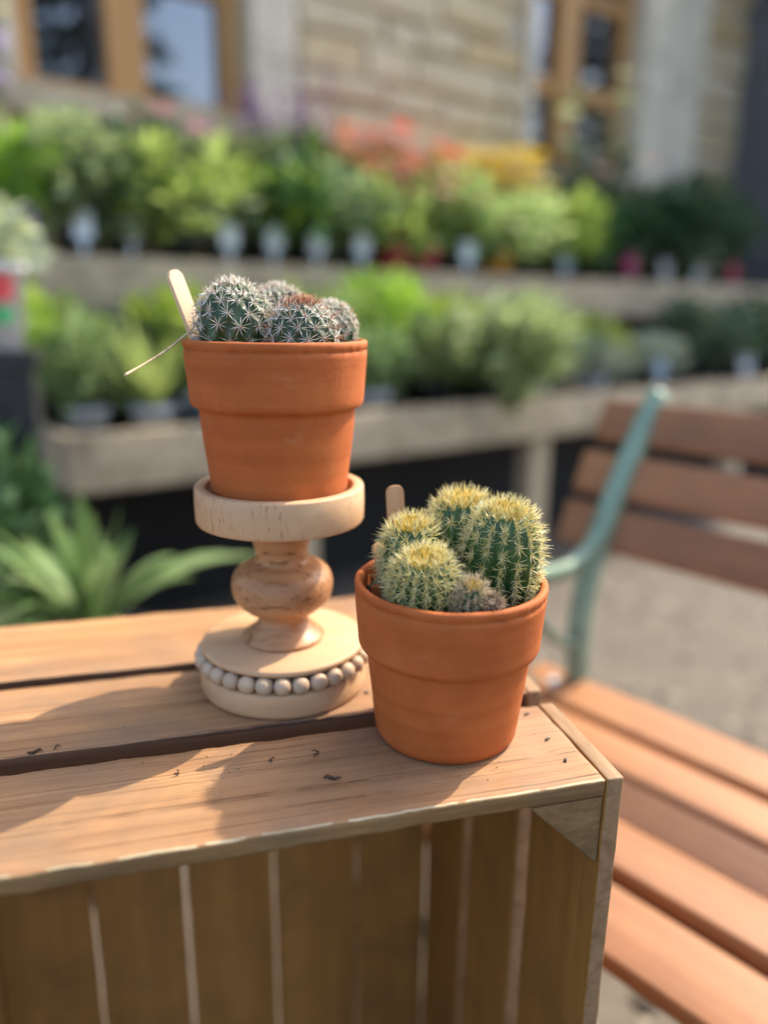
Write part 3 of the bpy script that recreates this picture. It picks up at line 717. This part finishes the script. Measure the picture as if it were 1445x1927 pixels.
bx = [-.5085, -.404, -.3235, -.2425, -.161, -.0805, -.0105]
for k in range(6):
    gap = (.0045, .0008, .0017, .0017, .0011, .0011, .0)[k+1] if k < 5 else 0
    gl = (.0, .0008, .0017, .0017, .0011, .0011, .0)[k]
    me = plank_mesh('back_board', bx[k]+gl, bx[k+1]-gap, .2925, .3025, .004, CH-.0105, [M['board']], (4, 1, 30), .001, .0006, k+41)
    link('back_board', me, crate)
# triangular corner blocks
def block(xc, zc, sx, sz, nm='corner_block', y0=.0012, y1=.285):
    L = .0445; bm = bmesh.new(); v = []
    for y in (y0, y1):
        for (dx, dz) in ((0, 0), (L, 0), (0, L)): v.append(bm.verts.new((xc+sx*dx, y, zc+sz*dz)))
    for f in ((0, 1, 2), (5, 4, 3), (0, 3, 4, 1), (1, 4, 5, 2), (2, 5, 3, 0)): bm.faces.new([v[i] for i in f])
    bmesh.ops.recalc_face_normals(bm, faces=bm.faces[:]); bmesh.ops.bevel(bm, geom=bm.edges[:], offset=.0008, segments=2, affect='EDGES')
    me = bpy.data.meshes.new(nm); bm.to_mesh(me); bm.free(); me.materials.append(M['block']); link(nm, me, crate)
for sx, xc in ((-1, -TH-.0006), (1, -CL+TH+.0006)):
    for sz, zc in ((-1, CH-TH-.0006), (1, TH+.0006)): block(xc, zc, sx, sz)
def cloc(wx, wy):
    d = Vector((wx, wy, 0))-CC; return (d.x*math.cos(CTH)+d.y*math.sin(CTH), -d.x*math.sin(CTH)+d.y*math.cos(CTH))
for (wx, wy, a) in ((.098, .394, .5), (.104, .373, .9), (.091, .422, .3), (-.010, .447, .2), (.088, .445, .4)):
    lx, ly = cloc(wx, wy); q = MB()
    q.tube([(-.0018, 0, .0003), (0, .0003, .0009), (.0018, 0, .0004)], [.0007, .0009, .0006], 6)
    o = q.build('nail', M['nail'], crate, (lx, ly, CH)); o.rotation_euler = (0, 0, a)
# debris lying on the planks
for i, (wx, wy, L, a, lb) in enumerate(((-.026, .353, .0095, .1, 'thick dark twig bit on the front plank left of the low pot'), (-.037, .376, .007, 1.9, 'thin curled dark fibre on the front plank near its back edge'),
        (-.110, .356, .005, 1.2, 'tiny dark speck of bark on the sunlit front plank'), (-.195, .374, .008, .3, 'dark dry needle on the middle plank near the left edge'), (-.185, .379, .004, .9, 'dark crumb beside the dry needle on the middle plank'),
        (-.061, .369, .005, 1.4, 'short curled fibre in the sunlit patch of the front plank'))):
    q = MB(); rr = .0008 if i in (0, 3) else .0004
    pts = [Vector((L*(k/5-.5), .0012*math.sin(k*1.3+i)*(1.6 if i == 1 else 1), .0009+.0004*math.sin(k*2.))) for k in range(6)]
    q.tube(pts, [rr*.5, rr, rr*1.2, rr, rr*.9, rr*.4], 6)
    o = q.build('plant_debris', M['debris'], None, (wx, wy, CZ+.0002)); o.rotation_euler = (0, 0, a); tag(o, lb, 'debris', 'bits of debris on the crate')

cr = MB(); rc = random.Random(21)
for k in range(90):
    m_ = rc.random()
    if m_ < .35: a = rc.uniform(0, 6.28); q_ = .044+abs(rc.gauss(0, .008)); x, y = .0386+q_*math.cos(a), .4065+q_*math.sin(a)
    elif m_ < .6: x, y = rc.uniform(-.2, .09), rc.uniform(.30, .47); 
    else: x, y = rc.gauss(-.06, .05), rc.gauss(.37, .02)
    lx, ly = cloc(x, y)
    if not (-.5 < lx < -.012 and (.002 < ly < .081 or .101 < ly < .182)): continue
    z_ = rc.choice((.00012, .00016, .0002, .0003)); cr.box((x, y, CZ+z_*.6+.0003), (z_*2, z_*1.5, z_), 0, Matrix.Rotation(rc.uniform(0, 6), 3, 'Z'))
o = cr.build('soil_crumbs', M['debris']); o['kind'] = 'stuff'; o['label'] = 'fine soil crumbs scattered on the crate planks'; o['category'] = 'soil'

# ------------------------------------------------------------------ terracotta pots
def pot_mesh(seed):
    P = [(.0385, .0), (.0405, .0008), (.0421, .0032), (.0450, .028), (.0470, .046), (.0474, .0530), (.0476, .0552), (.0494, .0560), (.0518, .0572), (.0527, .0592), (.0535, .072), (.0545, .084),
         (.05475, .0894), (.0541, .0903), (.0548, .0911), (.0551, .0935), (.0548, .0950), (.0538, .0958), (.0522, .0959), (.0510, .0952), (.0504, .0935), (.0492, .075), (.0470, .055), (.0440, .045)]
    def dens(P):
        out = []
        for (a, b_) in zip(P[:-1], P[1:]):
            n = max(1, int(math.hypot(b_[0]-a[0], b_[1]-a[1])/.0022))
            for k in range(n): out.append((a[0]+(b_[0]-a[0])*k/n, a[1]+(b_[1]-a[1])*k/n))
        return out+[P[-1]]
    PP = dens(P)
    def jit(r, z, a, i):
        p = Vector((math.cos(a)*2.2, math.sin(a)*2.2, z*45+seed*9))
        k = noise.noise(p)*.00028
        g = 0
        if .0885 < z < .0925 and r > .053:                  # ragged seam under the lip
            q = noise.noise(Vector((math.cos(a)*9, math.sin(a)*9, seed*5)))
            g = -.0020*max(0, q+.22)*max(0, 1-abs(z-.0905-.0009*noise.noise(Vector((math.cos(a)*22, math.sin(a)*22, seed))))/.0013)
        return r+k+g, z+noise.noise(p*1.3+Vector((5, 5, 5)))*.00022
    b = MB(); b.lathe(PP, 220, 0, jit); return b.mesh('pot', M['terracotta'])
def soil_mesh(r0, z, seed):
    rnd = random.Random(seed); b = MB(); rings = 16; seg = 48; vs = [(0, 0, z)]; fs = []
    for i in range(1, rings+1):
        for k in range(seg):
            a = 2*math.pi*k/seg; rr = r0*i/rings; p = Vector((rr*math.cos(a), rr*math.sin(a), 0))
            zz = z+.0022*noise.noise(p*260+Vector((seed, 0, 0)))+.0016*noise.noise(p*700); vs.append((p.x, p.y, zz))
    for k in range(seg): fs.append((0, 1+k, 1+(k+1) % seg))
    for i in range(rings-1):
        for k in range(seg):
            a, b2 = 1+i*seg+k, 1+i*seg+(k+1) % seg; fs.append((a, a+seg, b2+seg, b2))
    b.add(vs, fs, 0, True)
    for _ in range(160):
        a = rnd.uniform(0, 6.28); rr = r0*math.sqrt(rnd.random())*.97; s = rnd.uniform(.0004, .0016); c = Vector((rr*math.cos(a), rr*math.sin(a), z+.001))
        b.box(c, (s*2, s*1.3, s), 0, Matrix.Rotation(a*3, 3, 'Z') @ Matrix.Rotation(a, 3, 'X'))
    return b.mesh('soil', M['soil'])
def spine(mb, p, d, L, r, mi=0, curve=0.):
    d = d.normalized(); e1 = d.orthogonal().normalized(); e2 = d.cross(e1)
    md = p+d*L*.5+e1*L*curve; e = p+d*L
    vs = []
    for k in range(3):
        t = k*2.0944; o = (e1*math.cos(t)+e2*math.sin(t)); vs.append(p+o*r)
    for k in range(3):
        t = k*2.0944; o = (e1*math.cos(t)+e2*math.sin(t)); vs.append(md+o*r*.8)
    vs.append(e)
    mb.add(vs, [(0, 1, 4, 3), (1, 2, 5, 4), (2, 0, 3, 5), (3, 4, 6), (4, 5, 6), (5, 3, 6)], mi, True)
def areole_pad(mb, p, nrm, r, mi):
    e1 = nrm.orthogonal().normalized(); e2 = nrm.cross(e1); vs = [p+nrm*r*.7]
    for k in range(6):
        t = k*math.pi/3; vs.append(p+(e1*math.cos(t)+e2*math.sin(t))*r)
    mb.add(vs, [(0, 1+k, 1+(k+1) % 6) for k in range(6)], mi, True)

def barrel(parent, name, loc, Rr, H, ribs, seed, tilt=(0, 0), per=14, nsp=9, sl=.0085, crown=True, mats=None, sr=.00021, depth=.20, skin=None, sub=None):
    """ribbed columnar head, apex at local z = H"""
    rnd = random.Random(seed); b = MB(); U, V = ribs*8, 44
    def prof(t):                                            # t 0 base .. 1 apex
        ang = t*math.pi*.62
        if t < .45: rr = Rr*(.80+.20*math.sin(t/.45*math.pi/2)); z = H*t*.95
        else:
            s = (t-.45)/.55; rr = Rr*math.cos(s*math.pi/2)**.62 if s < 1 else 0; z = H*(.4275+.5725*math.sin(s*math.pi/2))
        if t > .93: z -= (t-.93)/.07*H*.03
        return rr, z
    ph = rnd.uniform(0, 6.28); tw = rnd.uniform(-.15, .15)
    def surf(th, t):
        rr, z = prof(t); c = abs(math.cos((th+tw*t-ph)*ribs/2))       # 1 on the rib crest
        k = 1-depth*(1-c**.55)*min(1, (1-t)*5+.15)
        k *= 1+.03*noise.noise(Vector((math.cos(th)*1.5, math.sin(th)*1.5, t*3+seed)))
        return Vector((rr*k*math.cos(th), rr*k*math.sin(th), z))
    vs = []; fs = []
    for j in range(V+1):
        for i in range(U): vs.append(surf(2*math.pi*i/U+ph, j/V*.999))
    for j in range(V):
        for i in range(U):
            i2 = (i+1) % U; fs.append((j*U+i, j*U+i2, (j+1)*U+i2, (j+1)*U+i))
    b.add(vs, fs, 0, True)
    o = b.build(name, skin or M['cactus_b'], parent, loc); o.rotation_euler = (tilt[0], tilt[1], 0)
    s = MB()
    for i in range(ribs):
        for j in range(per):
            t = .06+(j+rnd.uniform(-.22, .22)+rnd.choice((0, .5)))/per*.90
            if t > .985: continue
            th = 2*math.pi*i/ribs+ph-tw*t
            th = ph+2*math.pi*i/ribs-tw*t
            p = surf(th, t); p2 = surf(th, min(.995, t+.02)); al = (p2-p).normalized(); si = Vector((-math.sin(th), math.cos(th), 0))
            nrm = si.cross(al).normalized()
            if nrm.dot(Vector((p.x, p.y, (p.z-H*.5)))) < 0: nrm = -nrm
            p = p+nrm*.0003; near = max(0, (t-.72)/.28)
            areole_pad(s, p, nrm, .0006, 0)
            for k in range(nsp):
                a = 2*math.pi*k/nsp+rnd.uniform(-.25, .25)
                d = (si*math.cos(a)*.78+al*math.sin(a))*(1-.55*near)+nrm*(.55+rnd.uniform(-.2, .35)+.5*near)+Vector((0, 0, .6*near))
                spine(s, p, d, sl*rnd.uniform(.4, 1.4), sr, 0, rnd.uniform(-.09, .09))
            for k in range(2):
                d = nrm+al*rnd.uniform(-.5, .1)+si*rnd.uniform(-.35, .35)+Vector((0, 0, .6*near))
                spine(s, p, d, sl*rnd.uniform(1.0, 1.35), sr*1.15, 0, rnd.uniform(-.04, .04))
    if crown:
        n = int(340*(Rr/.02)**1.5)
        for k in range(n):
            a = rnd.uniform(0, 6.28); q = Rr*.44*math.sqrt(rnd.random()); p = Vector((q*math.cos(a), q*math.sin(a), H*.965-q*.05))
            d = Vector((math.cos(a)*q/Rr*1.5, math.sin(a)*q/Rr*1.5, 1))+rv(rnd)*.25
            spine(s, p, d, sl*rnd.uniform(.6, 1.05), sr, 1, rnd.uniform(-.06, .06))
    s.build('spines', mats or [M['sp_cream'], M['sp_gold']], o)['kind'] = 'stuff'
    return o
def globe(parent, name, loc, Rr, H, N, rows_, seed, sl=.0072, nsp=10, brown=False, tilt=(0, 0)):
    """globular head with star shaped spine clusters on tubercles; loc is its base centre, apex at z = H"""
    rnd = random.Random(seed); b = MB(); U, V = N*8, 60; zc = H-Rr
    T0 = -.62
    dphi = (1.45-T0)/rows_; ph0 = rnd.uniform(0, 6.28)
    def surf(th, ph):
        tub = math.cos(N*(th-ph0))*math.cos(math.pi*(ph-T0)/dphi); fade = min(1, max(0, (1.5-ph)*2.2))
        k = (1+fade*(.055*tub+.02*math.cos(N*(th-ph0))))*(1+.05*noise.noise(Vector((math.cos(th)*1.3+seed, math.sin(th)*1.3, ph*1.5))))
        return Vector((Rr*k*math.cos(ph)*math.cos(th), Rr*k*math.cos(ph)*math.sin(th), zc+Rr*k*math.sin(ph)*(1 if ph > 0 else 1.5)))
    vs = []; fs = []
    for j in range(V+1):
        ph = -1.05+(1.57+1.05)*j/V
        for i in range(U): vs.append(surf(2*math.pi*i/U, min(ph, 1.5695)))
    for j in range(V):
        for i in range(U):
            i2 = (i+1) % U; fs.append((j*U+i, j*U+i2, (j+1)*U+i2, (j+1)*U+i))
    b.add(vs, fs, 0, True); o = b.build(name, M['cactus_a'], parent, loc); o.rotation_euler = (tilt[0], tilt[1], 0)
    s = MB()
    for k in range(rows_+1):
        ph = T0+k*dphi
        nn = N if ph < 1.15 else max(4, N//2)
        for i in range(nn):
            th = ph0+2*math.pi*(i+.5*(k % 2))/nn; th += rnd.uniform(-.05, .05); p = surf(th, ph+rnd.uniform(-.03, .03)); nrm = (p-Vector((0, 0, zc))).normalized()
            e1 = Vector((-math.sin(th), math.cos(th), 0)); e2 = nrm.cross(e1); near = max(0, (ph-.75)/.8)
            p = p+nrm*.0003; areole_pad(s, p, nrm, .0008, 1)
            a0 = rnd.uniform(0, 6)
            for q in range(nsp):
                a = a0+2*math.pi*q/nsp+rnd.uniform(-.18, .18)
                d = e1*math.cos(a)+e2*math.sin(a)+nrm*(rnd.uniform(.22, .5)+near*.9)
                top = brown and near > .35
                spine(s, p, d, sl*rnd.uniform(.55, 1.2), .00028, 2 if top else (3 if rnd.random() < .2 else 0), rnd.uniform(-.06, .06))
            for q in range(2 if not brown else 3):
                d = nrm+e1*rnd.uniform(-.5, .5)+e2*rnd.uniform(-.5, .5)
                spine(s, p, d, sl*rnd.uniform(.6, 1.0), .00024, 2 if (brown or rnd.random() < .5) else 3, rnd.uniform(-.03, .03))
    if brown:
        for k in range(90):
            a = rnd.uniform(0, 6.28); q = Rr*.5*math.sqrt(rnd.random()); p = Vector((q*math.cos(a), q*math.sin(a), zc+math.sqrt(Rr*Rr-q*q)))
            spine(s, p, Vector((math.cos(a)*.5, math.sin(a)*.5, 1))+rv(rnd)*.5, sl*rnd.uniform(.6, 1), .00022, 2)
    s.build('spines', [M['sp_white'], M['areole'], M['sp_brown'], M['sp_pale']], o)['kind'] = 'stuff'
    return o

PBc = Vector((.0386, .4065, CZ+.0006)); PAc = Vector((-.0661, .4652, CZ+.1303))
pb = thing('potted_cactus', 'low terracotta pot of yellow spined barrel cacti standing on the crate planks', 'potted cactus', PBc)
link('pot', pot_mesh(1), pb); link('soil', soil_mesh(.0498, .0835, 3), pb)
barrel(pb, 'cactus', (.0262, .0045, .078), .0214, .0615, 15, 1, (.20, .05), 17, 12, .0064)
barrel(pb, 'cactus', (.0100, .0275, .078), .0218, .0600, 15, 2, (.14, -.05), 14, 11, .0072)
barrel(pb, 'cactus', (-.0200, .0105, .078), .0185, .0490, 15, 3, (.16, -.06), 13, 11, .0070)
barrel(pb, 'cactus', (-.0150, -.0165, .079), .0192, .0385, 18, 4, (.30, -.05), 14, 13, .0066, sr=.00021)
barrel(pb, 'cactus', (.0072, -.0335, .082), .0074, .0255, 12, 5, (.30, .02), 10, 9, .0056, sr=.0002, mats=[M['sp_warm'], M['sp_gold']])
barrel(pb, 'cactus', (.0150, -.0385, .082), .0058, .0180, 10, 6, (.25, .15), 8, 9, .0050, crown=False, sr=.00018, mats=[M['sp_brown2'], M['sp_brown']], skin=M['cactus_dry'])['label'] = 'small dried brown cactus offset'
pa = thing('potted_cactus', 'raised terracotta pot of white star spined cacti on the wooden stand', 'potted cactus', PAc)
link('pot', pot_mesh(2), pa); link('soil', soil_mesh(.0498, .0835, 8), pa)
globe(pa, 'cactus', (-.0225, -.0125, .078), .0208, .0480, 12, 7, 1, .0076, 11)
globe(pa, 'cactus', (.0180, -.0235, .078), .0182, .0385, 12, 7, 2, .0074, 11, brown=True)['label'] = 'cactus head with reddish brown crown spines'
globe(pa, 'cactus', (.0315, .0115, .078), .0150, .0385, 13, 8, 3, .0052, 11)
globe(pa, 'cactus', (-.0030, .0270, .078), .0180, .0480, 13, 8, 4, .0058, 11)

# plant markers and the dry stalk
def marker(name, label, base, top, w_, th, face, chamfer=False):
    base, top = Vector(base), Vector(top); ax = (top-base).normalized(); L = (top-base).length
    yv = (Vector(face)-ax*ax.dot(Vector(face))).normalized(); xv = yv.cross(ax)
    pts = []
    if chamfer: prof = [(-.5, 0), (.5, 0), (.5, L-.004), (.30, L-.0008), (.15, L), (-.30, L), (-.5, L-.0035)]
    else:
        prof = [(-.5, 0), (.5, 0)]+[(.5*math.cos(a*math.pi/10)**.7 if a < 5 else .5*-1*abs(math.cos(a*math.pi/10))**.7, L-w_*.42+w_*.42*math.sin(a*math.pi/10)) for a in range(0, 11)]
    bm = bmesh.new(); f = bm.faces.new([bm.verts.new((x*w_, -th/2, z)) for x, z in prof]); r_ = bmesh.ops.extrude_face_region(bm, geom=[f])
    for v in r_['geom']:
        if isinstance(v, bmesh.types.BMVert): v.co.y += th
    bmesh.ops.recalc_face_normals(bm, faces=bm.faces[:]); bmesh.ops.bevel(bm, geom=bm.edges[:], offset=th*.18, segments=2, affect='EDGES')
    me = bpy.data.meshes.new(name); bm.to_mesh(me); bm.free(); me.materials.append(M['marker' if chamfer else 'marker_shade'])
    o = link(name, me); o.matrix_world = Matrix(((xv.x, yv.x, ax.x, base.x), (xv.y, yv.y, ax.y, base.y), (xv.z, yv.z, ax.z, base.z), (0, 0, 0, 1)))
    return tag(o, label, 'plant marker')
marker('plant_marker', 'pale wooden plant marker leaning left out of the raised pot', PAc+Vector((-.0405, -.004, .080)), PAc+Vector((-.0600, -.001, .1345)), .0115, .0028, (.80, -.60, .30), True)
marker('plant_marker', 'wooden plant marker with shade-toned face and rounded end behind the barrel cacti', PBc+Vector((-.0285, .034, .080)), PBc+Vector((-.0325, .034, .1415)), .0108, .0016, (.15, -1, .1))
marker('plant_marker', 'short wooden plant marker leaning on the low pot\'s left inner rim', PBc+Vector((-.0330, .016, .078)), PBc+Vector((-.0430, .020, .1095)), .0105, .0016, (.75, -.6, .2))
q = MB(); q.tube(smooth_path([PAc+Vector(v) for v in ((-.040, -.014, .097), (-.0475, -.018, .0993), (-.0555, -.033, .0915), (-.0635, -.050, .0845), (-.0705, -.066, .0790))]), [.0006]*21+[.0008]*4, 6)
tag(q.build('dry_stalk', M['stalk']), 'thin dry stalk hanging out over the raised pot\'s left rim', 'stalk')
q = MB(); q.add([(0, 0, 0), (.010, .001, .002), (.011, .004, .008), (.001, .003, .007), (0, .0025, 0), (.010, .0035, .002), (.011, .0065, .008), (.001, .0055, .007)],
      [(0, 1, 2, 3), (7, 6, 5, 4), (0, 4, 5, 1), (1, 5, 6, 2), (2, 6, 7, 3), (3, 7, 4, 0)])
o = q.build('clay_shard', M['terracotta'], None, PBc+Vector((-.0440, -.006, .0830))); o.rotation_euler = (0, 0, .5); tag(o, 'small reddish clay shard on the soil inside the low pot', 'shard')

# ------------------------------------------------------------------ turned wooden stand with bead strand
ST = Vector((-.0661, .4652, CZ+.0005))
stand = thing('wooden_stand', 'pale turned wooden pedestal stand with bead trim under the raised pot', 'stand', ST)
def jitw(r, z, a, i): return r*(1+.002*noise.noise(Vector((math.cos(a), math.sin(a), z*40)))), z
b = MB(); b.lathe([(.0530, 0), (.0545, .001), (.0550, .003), (.0550, .0140), (.0543, .0158), (.0530, .0164)], 96, 0, jitw); b.build('base', M['pine'], stand)
b = MB(); b.lathe([(.0465, .0164), (.0465, .0275)], 72); b.build('core', M['pine'], stand)
b = MB(); b.lathe([(.0520, .0276), (.0533, .0282), (.0537, .0295), (.0533, .0310), (.0522, .0317)], 96, 0, jitw); b.build('disc', M['pine'], stand)
SP = [(.0262, .0318), (.0270, .0328), (.0268, .0342), (.0240, .0366), (.0196, .0400), (.0168, .0435), (.0158, .0462), (.0160, .0490), (.0182, .0502), (.0238, .0530), (.0295, .0582), (.0322, .0640), (.0329, .0690),
      (.0327, .0722), (.0317, .0760), (.0290, .0800), (.0240, .0832), (.0192, .0848), (.0172, .0860), (.0166, .0882), (.0172, .0930), (.0186, .0990), (.0202, .1060), (.0215, .1130)]
SPv = smooth_path([(r_, 0, z_) for r_, z_ in SP], 4)
b = MB(); b.lathe([(v.x, v.z) for v in SPv], 72, 0, jitw); b.build('stem', M['maple'], stand)
b = MB(); b.lathe([(.0505, .1131), (.0522, .1136), (.0530, .1152), (.0533, .1250), (.0531, .1352), (.0526, .1362), (.0516, .1365), (.0470, .1365), (.0464, .1360), (.0462, .1345), (.0460, .1299), (.02, .1297)], 110, 0, jitw); b.build('tray', M['tray'], stand)
rb, zb_, nbd = .0530, .0222, 30
cm = MB(); pts = [(rb*math.cos(2*math.pi*k/96), rb*math.sin(2*math.pi*k/96), zb_) for k in range(97)]; cm.tube(pts, .0007, 6)
strand = cm.build('bead_strand', M['cord'], stand)
bm_ = []
rnd = random.Random(3)
for v in range(4):
    q = MB(); sq = rnd.uniform(.95, 1.0); prof = []
    for k in range(17):
        a = -math.pi/2+math.pi*k/16; prof.append((max(.0009, .00555*math.cos(a)**.82 if math.cos(a) > 1e-6 else 0), .00555*sq*math.sin(a)))
    q.lathe(prof, 24); bm_.append(q.mesh('bead', M['bead']))
ang = -1.25
for k in range(nbd):
    a = ang+2*math.pi*k/nbd+rnd.uniform(-.006, .006)
    o = link('bead', bm_[k % 4], strand, (rb*math.cos(a)*rnd.uniform(.995, 1.01), rb*math.sin(a), zb_+rnd.uniform(-.0003, .0003)))
    o.rotation_euler = (math.pi/2+rnd.uniform(-.15, .15), rnd.uniform(0, 6), a+rnd.uniform(-.08, .08)); s = rnd.uniform(.985, 1.01); o.scale = (s, s, s)
